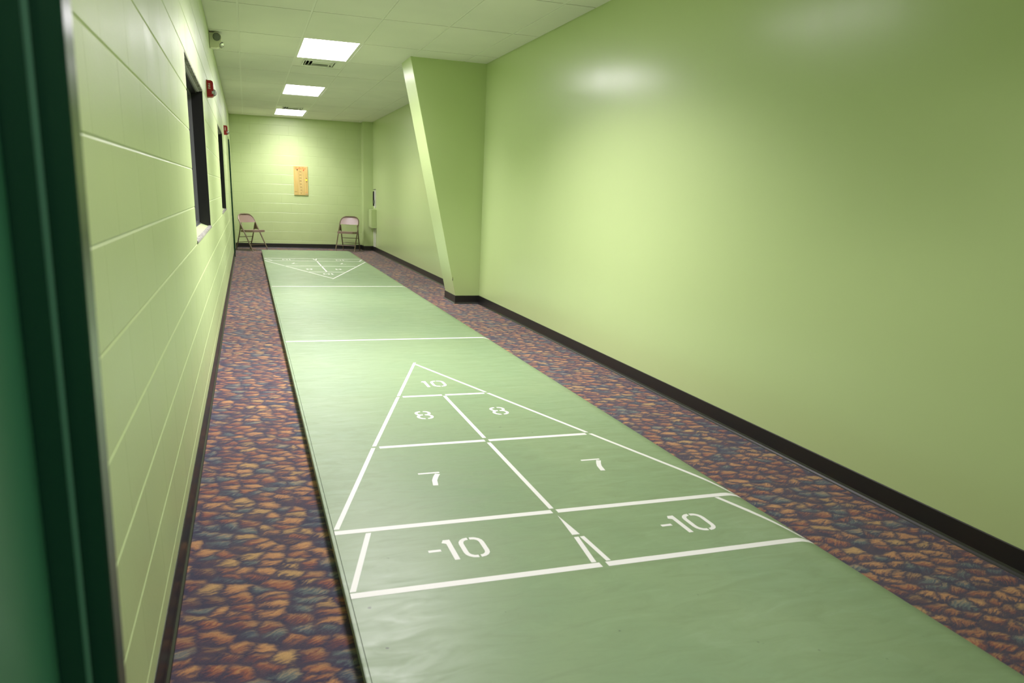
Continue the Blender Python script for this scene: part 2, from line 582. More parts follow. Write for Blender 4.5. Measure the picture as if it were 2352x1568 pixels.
# front wall round the doorway, the hall outside
DX0, DX1, DH = 0.09, 1.78, 2.16
fw = MB()
fw.box(-0.20, 0.06, 0.742, Y0 - 0.004, 0, H + 0.05)
fw.box(DX1, W + 0.15, 0.742, Y0 - 0.004, 0, H + 0.05)
fw.box(0.06, DX1, 0.742, Y0 - 0.004, DH, H + 0.05)
tag(fw.build('wall_front', M_WALL), 'green wall round the doorway the view is taken from', kind='structure')
hw = MB()
hw.box(-1.3, -1.2, -2.3, 0.742, 0, H); hw.box(W + 0.1, W + 0.2, -2.3, 0.742, 0, H); hw.box(-1.3, W + 0.2, -2.4, -2.3, 0, H)
hw.box(-1.3, -0.02, -2.3, 0.742, -0.06, 0.0)
hw.box(-1.3, W + 0.2, -2.4, 0.742, H, H + 0.1)
tag(hw.build('wall_hall', M_HALL), 'plain hall outside the doorway', kind='structure')

# ------------------------------------------------------------------ ceiling: deck, tiles, grid bars
ceiling = MB().box(-0.2, W + 0.15, 0.6, D + 0.2, H + 0.05, H + 0.12).build('ceiling', M_DECK)
tag(ceiling, 'suspended ceiling of white tiles in a white metal grid', kind='structure')
GX = [0.0, 0.283, 0.8926, 1.5022, 2.1118, 2.7214, W]
GY = [Y0]
y = 7.0569 - 1.2192 * 5
while y < D:
    if y > Y0 + 0.1: GY.append(y)
    y += 1.2192
GY.append(D)
LIGHT_ROWS = {}
for yy, nm in ((15.5913, 1), (11.9337, 1), (8.2761, 1), (4.6185, 2), (0.9609, 2)):
    LIGHT_ROWS[min(range(len(GY)), key=lambda i: abs(GY[i] - yy))] = nm
# rows with an air vent: (row index, y of the vent's near edge, y of the bar that closes it)
row_v1 = min(range(len(GY)), key=lambda i: abs(GY[i] - 9.4953))
row_v2 = min(range(len(GY)), key=lambda i: abs(GY[i] - 14.3721))
_tc = {}
def tile(x0, x1, y0, y1):
    w, l = x1 - x0, y1 - y0
    if w < 0.03 or l < 0.03: return
    key = (round(w, 3), round(l, 3))
    if key not in _tc:
        b = MB(); g0, g1 = 0.0095, 0.0095
        b.prism([(g0, g1), (w - g0, g1), (w - g0, l - g1), (g0, l - g1)], -0.0075, 0.014)
        _tc[key] = b.mesh('ceiling_tile', M_TILE)
    o = link('ceiling_tile', _tc[key], ceiling, loc=(x0, y0, H + 0.0015 + random.uniform(0, 0.0012)))
    return o
def bar(x0, x1, y0, y1, drop=0.0):
    b = MB().box(x0, x1, y0, y1, H - 0.0006 - drop, H + 0.0012)
    if x1 - x0 < y1 - y0: b.box((x0 + x1) / 2 - 0.002, (x0 + x1) / 2 + 0.002, y0, y1, H, H + 0.035)
    else: b.box(x0, x1, (y0 + y1) / 2 - 0.002, (y0 + y1) / 2 + 0.002, H, H + 0.035)
    return b.build('grid_bar', M_GRID, ceiling)
hb = 0.012
for x in GX[1:-1]: bar(x - hb, x + hb, Y0, D, 0.0006)
bar(0.0, 0.018, Y0, D, 0.0006); bar(W - 0.018, W, Y0, D, 0.0006)
for j, y in enumerate(GY[1:-1]):
    for i in range(len(GX) - 1):
        bar(GX[i] + hb, GX[i + 1] - hb, y - hb, y + hb)
bar(0, W, D - 0.018, D)
bar(GX[2] + hb, GX[3] - hb, 10.1049 - hb, 10.1049 + hb)
bar(GX[2] + hb, GX[3] - hb, 14.9817 - hb, 14.9817 + hb)
for j in range(len(GY) - 1):
    for i in range(len(GX) - 1):
        y0, y1 = GY[j], GY[j + 1]
        if i == 2 and j in LIGHT_ROWS: continue
        if i == 2 and j == row_v1: y0 = 10.1049
        if i == 2 and j == row_v2: y1 = 14.9817
        if i >= 4 and y0 > CY0 - 0.2 and y1 < CY1 + 0.2: continue
        tile(GX[i], GX[i + 1], y0, y1)

# ------------------------------------------------------------------ baseboards (swept cove profile)
PROF = [(0.0, 0.0), (0.018, 0.0), (0.016, 0.004), (0.009, 0.010), (0.0055, 0.020), (0.004, 0.098), (0.002, 0.1016), (0.0, 0.1016)]
def sweep(path, name, label):
    """path: xy points; profile offset to the left of the direction of travel"""
    P = [Vector(p) for p in path]
    b = MB(); k = len(PROF)
    for i, p in enumerate(P):
        d0 = (P[i] - P[i - 1]).normalized() if i > 0 else (P[1] - P[0]).normalized()
        d1 = (P[i + 1] - P[i]).normalized() if i < len(P) - 1 else d0
        n0 = Vector((-d0.y, d0.x)); n1 = Vector((-d1.y, d1.x))
        mv = (n0 + n1); mv = mv / max(0.3, mv.dot(n1)) if mv.length > 1e-6 else n1
        for (o, z) in PROF:
            q = p + mv * o
            b.v.append((q.x, q.y, z))
    for i in range(len(P) - 1):
        for j in range(k):
            a, c = i * k + j, i * k + (j + 1) % k
            b.f.append((a, c, c + k, a + k)); b.m.append(0)
    b.f.append(tuple(range(k))); b.m.append(0)
    e = (len(P) - 1) * k
    b.f.append(tuple(e + j for j in range(k))); b.m.append(0)
    o = b.build(name, M_VINYL)
    return tag(o, label, kind='structure')
sweep([(W, Y0), (W, CY0), (CXB, CY0), (CXB, CY1), (W, CY1), (W, PY), (PX, PY), (PX, D)], 'baseboard_right', 'black vinyl baseboard along the smooth right wall and its column')
sweep([(PX, D), (0, D)], 'baseboard_back', 'black vinyl baseboard along the far block wall')
sweep([(0, DOOR2[0] - 0.05), (0, Y0)], 'baseboard_left', 'black vinyl baseboard along the left block wall')

# ------------------------------------------------------------------ windows in the left wall
def window(name, y0, y1, label):
    root = empty(name, (0, y0, WZ0))
    tag(root, label, kind='structure')
    L, Hh = y1 - y0, WZ1 - WZ0
    # rough mortar band at head and sill, then the metal frame, all inside the opening
    MB().box(-0.024, -0.001, 0, L, Hh - 0.012, Hh).build('head_mortar', M_CONC, root)
    MB().box(-0.046, -0.024, 0.005, L - 0.005, Hh - 0.016, Hh).build('head_lip', M_LIP, root, bevel=0.003)
    MB().box(-0.022, 0.004, 0.0, L, -0.002, 0.016).build('sill_edge', M_CONC, root, bevel=0.003)
    s = MB(); s.prism([(-0.075, 0.0), (-0.022, 0.0), (-0.022, 0.012), (-0.075, 0.03)], 0.01, L - 0.01, 'y')
    s.build('sill_slope', M_BLOCK, root)
    MB().box(-0.135, -0.075, 0.01, L - 0.01, 0, 0.036).build('sill', M_GREYM, root, bevel=0.002)
    fr = MB()
    fr.box(-0.125, -0.004, L - 0.014, L, 0.016, Hh - 0.012)      # side reveals
    fr.box(-0.125, -0.004, 0, 0.014, 0.016, Hh - 0.012)
    fr.box(-0.125, -0.045, 0.014, L - 0.014, Hh - 0.030, Hh)     # head
    fr.build('frame', M_BLACK, root)
    st = MB()
    st.box(-0.125, -0.085, L - 0.034, L - 0.014, 0.036, Hh - 0.03)
    st.box(-0.125, -0.085, 0.014, 0.034, 0.036, Hh - 0.03)
    st.box(-0.125, -0.085, 0.034, L - 0.034, Hh - 0.05, Hh - 0.03)
    st.box(-0.125, -0.085, 0.034, L - 0.034, 0.036, 0.052)
    st.build('glazing_stop', M_GREYM, root, bevel=0.0015)
    MB().box(-0.115, -0.109, 0.02, L - 0.02, 0.04, Hh - 0.035).build('pane', M_GLASS, root)
    v = MB()
    v.box(-1.2, -1.15, -0.3, L + 0.3, -0.9, Hh + 0.5); v.box(-1.2, -0.2, -0.35, -0.3, -0.9, Hh + 0.5)
    v.box(-1.2, -0.2, L + 0.3, L + 0.35, -0.9, Hh + 0.5); v.box(-1.2, -0.2, -0.3, L + 0.3, -0.95, -0.9)
    v.box(-1.2, -0.2, -0.3, L + 0.3, Hh + 0.5, Hh + 0.55)
    v.build('dark_room', M_VOID, root)
    return root
window('window_1', *WINS[0], 'nearer dark window recessed in the left block wall')
window('window_2', *WINS[1], 'farther dark window recessed in the left block wall')

# ------------------------------------------------------------------ doors
d1 = empty('door_1', (0.13, Y0, 1.28))
tag(d1, 'dark green glossy door frame close on the left edge', kind='structure')
j = MB()
def jb(x0, x1, y0, y1, z0=0.002, z1=DH): return MB().box(x0 - 0.13, x1 - 0.13, y0 - Y0, y1 - Y0, z0 - 1.28, z1 - 1.28)
jb(0.03, 0.1360, 0.754, 0.797).build('jamb', M_DGREEN, d1, bevel=0.0025, seg=3, smooth=True)
jb(0.03, 0.1124, 0.738, 0.756).build('stop', M_DGREEN, d1, bevel=0.0015, seg=2, smooth=True)
jb(0.1095, 0.1149, 0.7345, 0.739).build('stop_highlight', M_STRIP, d1, bevel=0.0018, seg=3, smooth=True)  # lighter green bead paints in the light caught along the stop
leaf1 = jb(0.035, 0.0866, -0.175, 0.733, 0.01, DH - 0.03).build('leaf', M_LEAF, d1, bevel=0.0015, seg=2)
jb(1.74, 1.84, 0.587, 0.690).build('jamb', M_DGREEN, d1, bevel=0.003)
jb(1.735, 1.82, 0.683, 0.80).build('jamb', M_DGREEN, d1, bevel=0.003)
jb(0.03, 1.84, 0.587, 0.800, DH - 0.03, DH + 0.03).build('head', M_DGREEN, d1, bevel=0.003)
d1.rotation_euler = (0, math.radians(1.5), 0)

d2 = empty('door_2', (0, DOOR2[0], 0))
tag(d2, 'dark green door frame flush in the left wall near the far corner', kind='structure')
L2, H2 = DOOR2[1] - DOOR2[0], DOOR2[2]
f2 = MB()
f2.box(-0.12, 0.022, 0, 0.05, 0, H2)
f2.build('jamb', M_DGREEN, d2, bevel=0.003)
MB().box(-0.12, 0.012, L2 - 0.05, L2, 0, H2).build('jamb', M_DGREEN, d2, bevel=0.003)
MB().box(-0.12, 0.012, 0.05, L2 - 0.05, H2 - 0.05, H2).build('head', M_DGREEN, d2, bevel=0.003)
lf = MB().box(-0.075, -0.03, 0.052, L2 - 0.052, 0.01, H2 - 0.052).build('leaf', M_DGREEN, d2)
MB().cyl((-0.03, 0.12, 0.95), (0.0, 0.12, 0.95), 0.012).cyl((-0.005, 0.12, 0.95), (0.02, 0.12, 0.95), 0.026).build('handle', M_GREYM, lf)

# ------------------------------------------------------------------ shuffleboard court
XL, XR, HS = 0.5185, 2.3295, 0.0649
CY_N, CY_F = 0.95, 15.905
XM = (XL + XR) / 2
def zt(x):
    e = x - (XR - 0.085)
    return HS - (0.020 * (e / 0.085) ** 2 if e > 0 else 0)
court = empty('shuffleboard_court', (XM, (CY_N + CY_F) / 2, 0))
tag(court, 'long green raised shuffleboard court with white scoring triangles at both ends', 'court')
OFF = Vector((XM, (CY_N + CY_F) / 2, 0))
def into_court(b):
    b.v = [(x - OFF.x, y - OFF.y, z) for x, y, z in b.v]
    return b
xs = [XL + 0.014] + [XR - 0.085 + 0.0085 * i for i in range(11)]
prof = [(XL + 0.060, 0.0), (XL + 0.060, 0.028), (XL + 0.014, 0.028)] + [(x, zt(x)) for x in xs] + [(XR, 0.0)]
into_court(MB().prism([(p[0], p[1]) for p in prof], CY_N, CY_F, 'y')).build('slab', M_COURT, court)
# trim strip along the left edge, in three lengths
cuts = [CY_N, 5.55, 10.7, CY_F]
for a, b in zip(cuts, cuts[1:]):
    into_court(MB().box(XL, XL + 0.0125, a + 0.001, b - 0.001, 0.027, HS + 0.0005)).build('edge_trim', M_COURT, court, bevel=0.002)

def paint(name, polys, parent=court):
    """painted marks: convex polygons in floor coordinates, following the court's surface"""
    b = MB()
    for pi, poly in enumerate(polys):
        n = len(b.v); k = len(poly); lift = 0.0005 + 0.00006 * (pi % 6)
        b.v += [(x - OFF.x, y - OFF.y, zt(x) + lift) for x, y in poly] + [(x - OFF.x, y - OFF.y, zt(x) - 0.0008) for x, y in poly]
        b.f.append(tuple(range(n, n + k))); b.m.append(0)
        for i in range(k):
            c = (i + 1) % k
            b.f.append((n + i, n + k + i, n + k + c, n + c)); b.m.append(0)
    return b.build(name, M_LINE, parent)

def strip_polys(a, b, w, end='x', n=None):
    """line from a to b, width w; ends cut along x ('x') or square ('s'); split so it can follow the curled edge"""
    a, b = Vector(a), Vector(b)
    d = (b - a).normalized()
    nn = Vector((-d.y, d.x)) * (w / 2)
    if end == 'x' and abs(d.y) > 0.2: nn = Vector((w / 2 / abs(d.y), 0))
    k = n or max(1, int((b - a).length / 0.03) if max(a.x, b.x) > XR - 0.1 else 1)
    out = []
    for i in range(k):
        p, q = a + (b - a) * (i / k), a + (b - a) * ((i + 1) / k)
        out.append([tuple(p - nn), tuple(q - nn), tuple(q + nn), tuple(p + nn)])
    return out

# stencil digits in a unit box: x 0..w, y 0..1 (height one)
def arc(cx, cy, rx, ry, a0, a1, n=8):
    return [(cx + rx * math.cos(math.radians(a0 + (a1 - a0) * i / n)), cy + ry * math.sin(math.radians(a0 + (a1 - a0) * i / n))) for i in range(n + 1)]
def ribbon(pts, w):
    out = []
    L, R = [], []
    for i, p in enumerate(pts):
        p = Vector(p)
        a = Vector(pts[max(0, i - 1)]); c = Vector(pts[min(len(pts) - 1, i + 1)])
        d = (c - a).normalized(); nrm = Vector((-d.y, d.x)) * (w / 2)
        L.append(tuple(p + nrm)); R.append(tuple(p - nrm))
    for i in range(len(pts) - 1):
        out.append([R[i], R[i + 1], L[i + 1], L[i]])
    return out
SW = 0.115
def glyph(ch):
    h = SW / 2
    if ch == '0':
        r = 0.20
        lft = [(0.27, 1 - h)] + arc(h + r, 1 - h - r * 1.15, r, r * 1.15, 90, 180, 4) + arc(h + r, h + r * 1.15, r, r * 1.15, 180, 270, 4) + [(0.30, h)]
        w = 0.62
        rgt = [(w - x, 1 - y) for x, y in lft]
        return ribbon(lft, SW) + ribbon(rgt, SW), w
    if ch == '1':
        return [[(0.10, 0), (0.225, 0), (0.225, 1), (0.10, 1)], [(0.0, 0.86), (0.10, 0.80), (0.10, 1.0), (0.06, 1.0)]], 0.225
    if ch == '-':
        return [[(0, 0.46), (0.30, 0.46), (0.30, 0.565), (0, 0.565)]], 0.30
    if ch == '7':
        bar_ = [[(0, 0.905), (0.64, 0.905), (0.64, 1.0), (0, 1.0)]]
        stem = ribbon([(0.56, 0.845), (0.45, 0.62), (0.36, 0.38), (0.30, 0.0)], 0.15)
        return bar_ + stem, 0.64
    if ch == '8':
        w = 0.62
        up_ = [(0.255, 1 - h)] + arc(0.06 + 0.185, 1 - h - 0.21, 0.185, 0.21, 90, 270, 8) + [(0.27, 0.52)]
        lo = [(0.27, 0.52)] + arc(0.06 + 0.19, 0.29, 0.20, 0.235, 90, 270, 8) + [(0.255, h)]
        Lh = ribbon(up_, SW * 0.95) + ribbon(lo, SW * 0.95)
        Rh = [[(w - x, y) for x, y in p][::-1] for p in Lh]
        return Lh + Rh, w
GLYPH_H = 0.156
def numeral(text, x0, y0, flip, gap=0.05):
    """text whose lower left corner is x0, y0 (read from the near end); flip turns it round for the far end"""
    x = 0; polys = []
    for ch in text:
        g, w = glyph(ch)
        for p in g: polys.append([(x + a, b) for a, b in p])
        x += w + (0.16 if ch == '1' else gap + 0.05)
    S = GLYPH_H
    out = [[(x0 + a * S, y0 + b * S) for a, b in p] for p in polys]
    if flip: out = [[(2 * XM - a, FY - b) for a, b in p] for p in out]
    return paint('numeral', out)
def line(a, b, w, flip, end='x'):
    if flip:
        a = (2 * XM - a[0], FY - a[1]); b = (2 * XM - b[0], FY - b[1])
    return paint('white_line', strip_polys(a, b, w, end))
def mark(poly, flip):
    if flip: poly = [(2 * XM - x, FY - y) for x, y in poly]
    return paint('white_line', [poly])

B0, B1, B2, B3, AP = 2.0628, 2.5253, 3.4382, 4.3515, 5.2666
FY = 13.9095 + 2.0446 + 0.05
def scoring(flip):
    global FY
    FY = 16.055
    cw, dw = 0.032, 0.0195
    def xl(y): return XL + (y - B1) / (AP - B1) * (XM - XL)      # left leg of the triangle
    def xr(y): return 2 * XM - xl(y)
    g = 0.021
    line((XL + 0.0145, B0), (XM - 0.012, B0), cw, flip); line((XM + 0.012, B0), (XR - 0.002, B0), cw, flip)
    line((XL + 0.0145, B1 - 0.004), (XM - 0.010, B1 - 0.004), cw, flip); line((XM + 0.013, B1 - 0.004), (XR - 0.002, B1 - 0.004), cw, flip)
    for y in (B2, B3):
        line((xl(y) + 0.036, y - 0.002), (XM - 0.011, y - 0.002), cw * 0.95, flip)
        line((XM + 0.011, y - 0.002), (xr(y) - 0.030, y - 0.002), cw * 0.95, flip)
    for y0, y1 in ((B1 + 0.026, B2 - 0.004), (B2 + 0.022, B3 - 0.004), (B3 + 0.02, AP + 0.018)):
        line((max(xl(y0) + 0.006, XL + 0.0245), y0), (xl(y1) + 0.006, y1), dw, flip)
        y1r = min(y1, AP - 0.034)
        line((xr(y0) - 0.006, y0), (xr(y1r) - 0.006, y1r), dw, flip)
    line((XM, B1 + 0.024), (XM, B2 - 0.036), dw + 0.001, flip); line((XM, B2 + 0.04), (XM, B3 - 0.024), dw + 0.001, flip)
    # slanting sides of the ten-off box and the split wedge in its middle
    line((0.656, B1 - 0.030), (0.5430, B0 + 0.024), dw, flip); line((2 * XM - 0.656, B1 - 0.024), (2 * XM - 0.5300, B0 + 0.03), dw, flip)
    mark([(XM - 0.001, B1 - 0.044), (XM - 0.0155, B1 - 0.222), (XM + 0.0165, B1 - 0.222)], flip)
    line((XM - 0.0075, B1 - 0.241), (XM - 0.029, B0 + 0.022), 0.019, flip)
    line((XM + 0.0165, B1 - 0.241), (XM + 0.029, B0 + 0.022), 0.018, flip)
    numeral('-10', 0.841, 2.217, flip); numeral('-10', 1.794, 2.217, flip)
    numeral('7', 0.968, 2.895, flip); numeral('7', 1.792, 2.905, flip)
    numeral('8', 1.153, 3.863, flip); numeral('8', 1.615, 3.868, flip)
    numeral('10', 1.352, 4.559, flip)
scoring(False)
scoring(True)
line((XL + 0.0145, 6.206), (XR - 0.002, 6.206), 0.034, False)
line((XL + 0.0145, 9.904), (XR - 0.002, 9.904), 0.034, False)

# ------------------------------------------------------------------ ceiling lights
def ceiling_light(y0, y1, label, key, group='ceiling light panels'):
    root = empty('ceiling_light', ((GX[2] + GX[3]) / 2, (y0 + y1) / 2, H))
    tag(root, label, 'light', group)
    w, l = (GX[3] - GX[2]) / 2 - 0.013, (y1 - y0) / 2 - 0.013
    f = MB()
    t = 0.012
    for (a, b, c, d_) in ((-w, -w + t, -l, l), (w - t, w, -l, l), (-w + t, w - t, -l, -l + t), (-w + t, w - t, l - t, l)):
        f.box(a, b, c, d_, -0.001, 0.04)
    f.build('frame', M_GRID, root)
    MB().box(-w + t, w - t, -l + t, l - t, 0.003, 0.008).build('diffuser', M_EMITS[key], root)
    ld = bpy.data.lights.new('lamp', 'AREA')
    ld.shape = 'RECTANGLE'; ld.size = 2 * w - 0.04; ld.size_y = 2 * l - 0.04
    ld.energy = PANELS[key][1]; ld.color = LIGHT_COL; ld.spread = math.radians(PANELS[key][2])
    lo = bpy.data.objects.new('lamp', ld); COL.objects.link(lo); lo.parent = root; lo.location = (0, 0, 0.0015)
    MB().box(-w, w, -l, l, 0.04, 0.046).build('housing', M_GRID, root)
    return root
ceiling_light(8.2761, 9.4953, 'nearest and largest of the glowing ceiling panels in view, beside the closer vent', 'first')
ceiling_light(11.9337, 13.1529, 'middle of the three glowing ceiling panels in view', 'middle')
ceiling_light(15.5913, 16.8105, 'farthest and smallest glowing ceiling panel, close to the back wall', 'far')
ceiling_light(4.6185, 5.8377, 'dimmer ceiling panel above the near end of the court, over the viewer', 'near')
ceiling_light(0.9609, 2.1801, 'unseen ceiling panel added just inside the doorway to fill the near end', 'door')  # out-of-view panel added to brighten the near walls
for yh, lb in ((-0.75, 'added fill panel in the hall just outside the doorway'), (-1.75, 'added fill panel at the back of the hall outside the doorway')):
    hl = empty('hall_fill_light', (0.95, yh, H))  # unseen panels added to lighten the door leaf and near end
    tag(hl, lb, 'light', 'added hall fill panels')
    MB().box(-0.6, 0.6, -0.3, 0.3, -0.02, -0.002).build('diffuser', M_EMIT_HALL, hl)

# ------------------------------------------------------------------ air vents in the ceiling
def vent(y0, label):
    y1 = y0 + 0.6096
    root = empty('air_vent', ((GX[2] + GX[3]) / 2, (y0 + y1) / 2, H))
    tag(root, label, 'vent', 'square ceiling air vents')
    w = 0.292; q = 0.185
    p = MB()
    for (a, b, c, d_) in ((-w, -q, -w, w), (q, w, -w, w), (-q, q, -w, -q), (-q, q, q, w)):
        p.box(a, b, c, d_, 0.0, 0.004)
    p.build('face_panel', M_GRID, root)
    r = MB()
    for (a, b, c, d_) in ((-q - .012, -q + .006, -q - .012, q + .012), (q - .006, q + .012, -q - .012, q + .012), (-q, q, -q - .012, -q + .006), (-q, q, q - .006, q + .012)):
        r.box(a, b, c, d_, -0.008, 0.0)
    r.build('rim', M_GRID, root, bevel=0.002)
    MB().box(-q, q, -q, q, 0.05, 0.055).build('duct', M_DECK, root)
    def blade(cx, cy, ln, along, tilt):
        b = MB(); h = 0.017; tx = math.sin(tilt) * h; tz = math.cos(tilt) * h
        if along == 'y':
            b.prism([(cx - tx, -0.004), (cx - tx + 0.003, -0.004), (cx + tx + 0.003, -0.004 + 2 * tz), (cx + tx, -0.004 + 2 * tz)], cy - ln / 2, cy + ln / 2, 'y')
        else:
            b.prism([(cy - tx, -0.004), (cy - tx + 0.003, -0.004), (cy + tx + 0.003, -0.004 + 2 * tz), (cy + tx, -0.004 + 2 * tz)], cx - ln / 2, cx + ln / 2, 'x')
        b.build('blade', M_GRID, root)
    for k in range(3): blade(-0.155 + 0.04 * k, 0.0, 0.35, 'y', 0.75)
    for k in range(2): blade(0.155 - 0.04 * k, 0.0, 0.35, 'y', -0.75)
    for k in range(7): blade(0.02, -0.15 + 0.05 * k, 0.19, 'x', -0.8 if k < 4 else 0.8)
    return root
vent(9.4953, 'closer square ceiling vent, just past the largest light panel')
vent(14.9817, 'farther square ceiling vent, just before the smallest light panel')

# ------------------------------------------------------------------ folding chairs
def folding_chair(label):
    root = empty('folding_chair')
    tag(root, label, 'chair', 'folding chairs against the back wall')
    foot_y, top_y, top_z, hw = -0.25, 0.20, 0.752, 0.215
    def ty(z): return foot_y + (top_y - foot_y) * z / top_z
    for s in (-1, 1):
        zc = top_z - 0.13
        pts = [(s * hw, ty(0.012), 0.012), (s * hw, ty(0.42), 0.42), (s * (hw - 0.004), ty(zc), zc)]
        for a in (20, 40, 60, 80, 90):
            r = math.radians(a)
            z = zc + 0.12 * math.sin(r); x = hw - 0.004 - 0.13 * (1 - math.cos(r))
            pts.append((s * x, ty(z), z))
        pts.append((0, ty(zc + 0.121), zc + 0.121))
        leg = MB().tube(pts, 0.0128, 8).build('leg', M_TUBE, root, smooth=True)
        MB().tube([(s * hw, ty(0.0) , 0.0), (s * hw, ty(0.028), 0.028)], 0.0145, 8).build('foot_cap', M_RUBBER, leg)
        rear = MB().tube([(s * (hw - 0.022), ty(0.56) + 0.0, 0.56), (s * (hw - 0.022), 0.16, 0.30), (s * (hw - 0.022), 0.26, 0.012)], 0.0118, 8).build('leg', M_TUBE, root, smooth=True)
        MB().tube([(s * (hw - 0.022), 0.263, 0.0), (s * (hw - 0.022), 0.252, 0.028)], 0.0135, 8).build('foot_cap', M_RUBBER, rear)
        MB().prism([(ty(0.56) - 0.015, 0.575), (ty(0.56) + 0.02, 0.56), (0.13, 0.435), (0.02, 0.435)], s * (hw - 0.012) - 0.0015, s * (hw - 0.012) + 0.0015, 'x').build('bracket', M_TUBE, root)
    def ry(z): return 0.26 - (0.26 - 0.16) * (z - 0.012) / 0.288
    for z in (0.275, 0.165): MB().tube([(-hw + 0.022, ry(z), z), (hw - 0.022, ry(z), z)], 0.007, 6).build('stretcher', M_TUBE, root, smooth=True)
    MB().tube([(-hw, ty(0.13), 0.13), (hw, ty(0.13), 0.13)], 0.007, 6).build('stretcher', M_TUBE, root, smooth=True)
    # seat: dished pan with turned-down rim
    b = MB(); nx, ny = 8, 8
    sx, y0, y1 = 0.192, -0.235, 0.155
    def sp(i, j):
        u, v = -1 + 2 * i / nx, -1 + 2 * j / ny
        # rounded rectangle
        k = 1 - 0.05 * (abs(u) ** 6) * (abs(v) ** 6) * 2
        x = sx * u * k * (1 - 0.05 * (v + 1) / 2); yy = (y0 + y1) / 2 + (y1 - y0) / 2 * v * k
        z = 0.437 - 0.010 * (1 - u * u) * (1 - v * v) - 0.012 * (v + 1) / 2 - (0.006 if max(abs(u), abs(v)) > 0.99 else 0)
        return (x, yy, z)
    for j in range(ny + 1):
        for i in range(nx + 1): b.v.append(sp(i, j))
    for j in range(ny):
        for i in range(nx):
            a = j * (nx + 1) + i
            b.f.append((a, a + 1, a + nx + 2, a + nx + 1)); b.m.append(0)
    rim = [j * (nx + 1) + i for (i, j) in [(i, 0) for i in range(nx)] + [(nx, j) for j in range(ny)] + [(nx - i, ny) for i in range(nx)] + [(0, ny - j) for j in range(ny)]]
    n = len(b.v)
    for r_ in rim:
        x, yy, z = b.v[r_]; b.v.append((x * 1.005, yy, z - 0.044))
    for i in range(len(rim)):
        c = (i + 1) % len(rim)
        b.f.append((rim[i], rim[c], n + c, n + i)); b.m.append(0)
    b.f.append(tuple(n + i for i in range(len(rim)))); b.m.append(0)
    b.build('seat', M_TAN, root, smooth=True)
    # backrest: curved sheet filling the top loop
    b = MB(); nx, nz = 12, 7
    z0, z1 = 0.572, top_z - 0.008
    def halfw(z):
        zc = top_z - 0.13
        if z <= zc: return hw - 0.004
        q = min(1, (z - zc) / 0.122)
        return hw - 0.004 - 0.13 * (1 - math.sqrt(max(0, 1 - q * q)))
    for side in (0, 1):
        for k in range(nz + 1):
            z = z0 + (z1 - z0) * k / nz
            for i in range(nx + 1):
                u = -1 + 2 * i / nx
                b.v.append((halfw(z) * u, ty(z) + 0.028 * (1 - u * u) * (1 - 0.3 * k / nz) + (-0.008 if side == 0 else 0.006), z + 0.006 * u * u * (k == 0)))
    S = (nx + 1) * (nz + 1)
    for side in (0, 1):
        for k in range(nz):
            for i in range(nx):
                a = side * S + k * (nx + 1) + i
                b.f.append((a, a + 1, a + nx + 2, a + nx + 1)); b.m.append(0)
    for i in range(nx):
        for a in (i, nz * (nx + 1) + i): b.f.append((a, a + 1, S + a + 1, S + a)); b.m.append(0)
    for k in range(nz):
        for a in (k * (nx + 1), k * (nx + 1) + nx): b.f.append((a, a + nx + 1, S + a + nx + 1, S + a)); b.m.append(0)
    b.build('backrest', M_TAN, root, smooth=True)
    return root
ch1 = folding_chair('tan metal folding chair in the left far corner, angled towards the court')
ch1.location = (0.338, 16.60, 0.0); ch1.rotation_euler = (0, 0, math.radians(43))
ch2 = copy_tree(ch1)
tag(ch2, 'tan metal folding chair by the right corner pilaster, facing the viewer')
ch2.location = (2.398, 16.78, 0.0); ch2.rotation_euler = (0, 0, math.radians(-24))

# ------------------------------------------------------------------ scoreboard on the back wall
sb = empty('scoreboard', (1.444, D, 1.472))
tag(sb, 'yellow wooden shuffleboard score board with a column of numbers on the back wall', 'scoreboard')
BW, BHt = 0.305, 0.612
MB().box(-BW / 2, BW / 2, -0.022, 0.0, -BHt / 2, BHt / 2).build('board', M_BOARD, sb, bevel=0.002)
FACE = Matrix.Rotation(math.radians(90), 4, 'X')
def on_board(fx, fz): return Matrix.Translation((-BW / 2 + BW * fx, -0.0226, BHt / 2 - BHt * fz)) @ FACE
text_obj('title', 'Shuffle Fun', 0.052, M_ORANGE, sb, on_board(0.47, 0.075) @ Matrix.Diagonal((1.02, 1.35, 1, 1)), shear=0.25)
for k, n_ in enumerate(('75', '65', '55', '45', '35', '25', '15', '5')):
    text_obj('number', n_, 0.043, M_INK, sb, on_board(0.475 + 0.003 * k, 0.195 + 0.1055 * k))
for fx in (0.30, 0.36, 0.59, 0.67):
    b = MB()
    for k in range(30):
        z = BHt / 2 - BHt * (0.17 + 0.76 * k / 29)
        x = -BW / 2 + BW * (fx + 0.0006 * k)
        b.box(x - 0.0018, x + 0.0018, -0.0232, -0.0218, z - 0.004, z + 0.004)
    b.build('peg_track', M_GREYPR, sb)
def heart(fx, fz, mt, nm):
    x, z = -BW / 2 + BW * fx, BHt / 2 - BHt * fz
    b = MB().prism([(x - 0.014, z + 0.010), (x, z + 0.014), (x + 0.014, z + 0.008), (x + 0.010, z - 0.006), (x, z - 0.018), (x - 0.009, z - 0.006)], -0.030, -0.0215, 'y')
    b.build(nm, mt, sb, bevel=0.002)
heart(0.26, 0.125, M_INK, 'black_pointer')
heart(0.70, 0.135, M_REDP, 'red_pointer')
def disc(fx, fz, r, mt, nm, d0=-0.0235):
    x, z = -BW / 2 + BW * fx, BHt / 2 - BHt * fz
    MB().cyl((x, -0.0215, z), (x, d0, z), r, 14).build(nm, mt, sb)
disc(0.885, 0.465, 0.022, M_YELLOW, 'emblem')
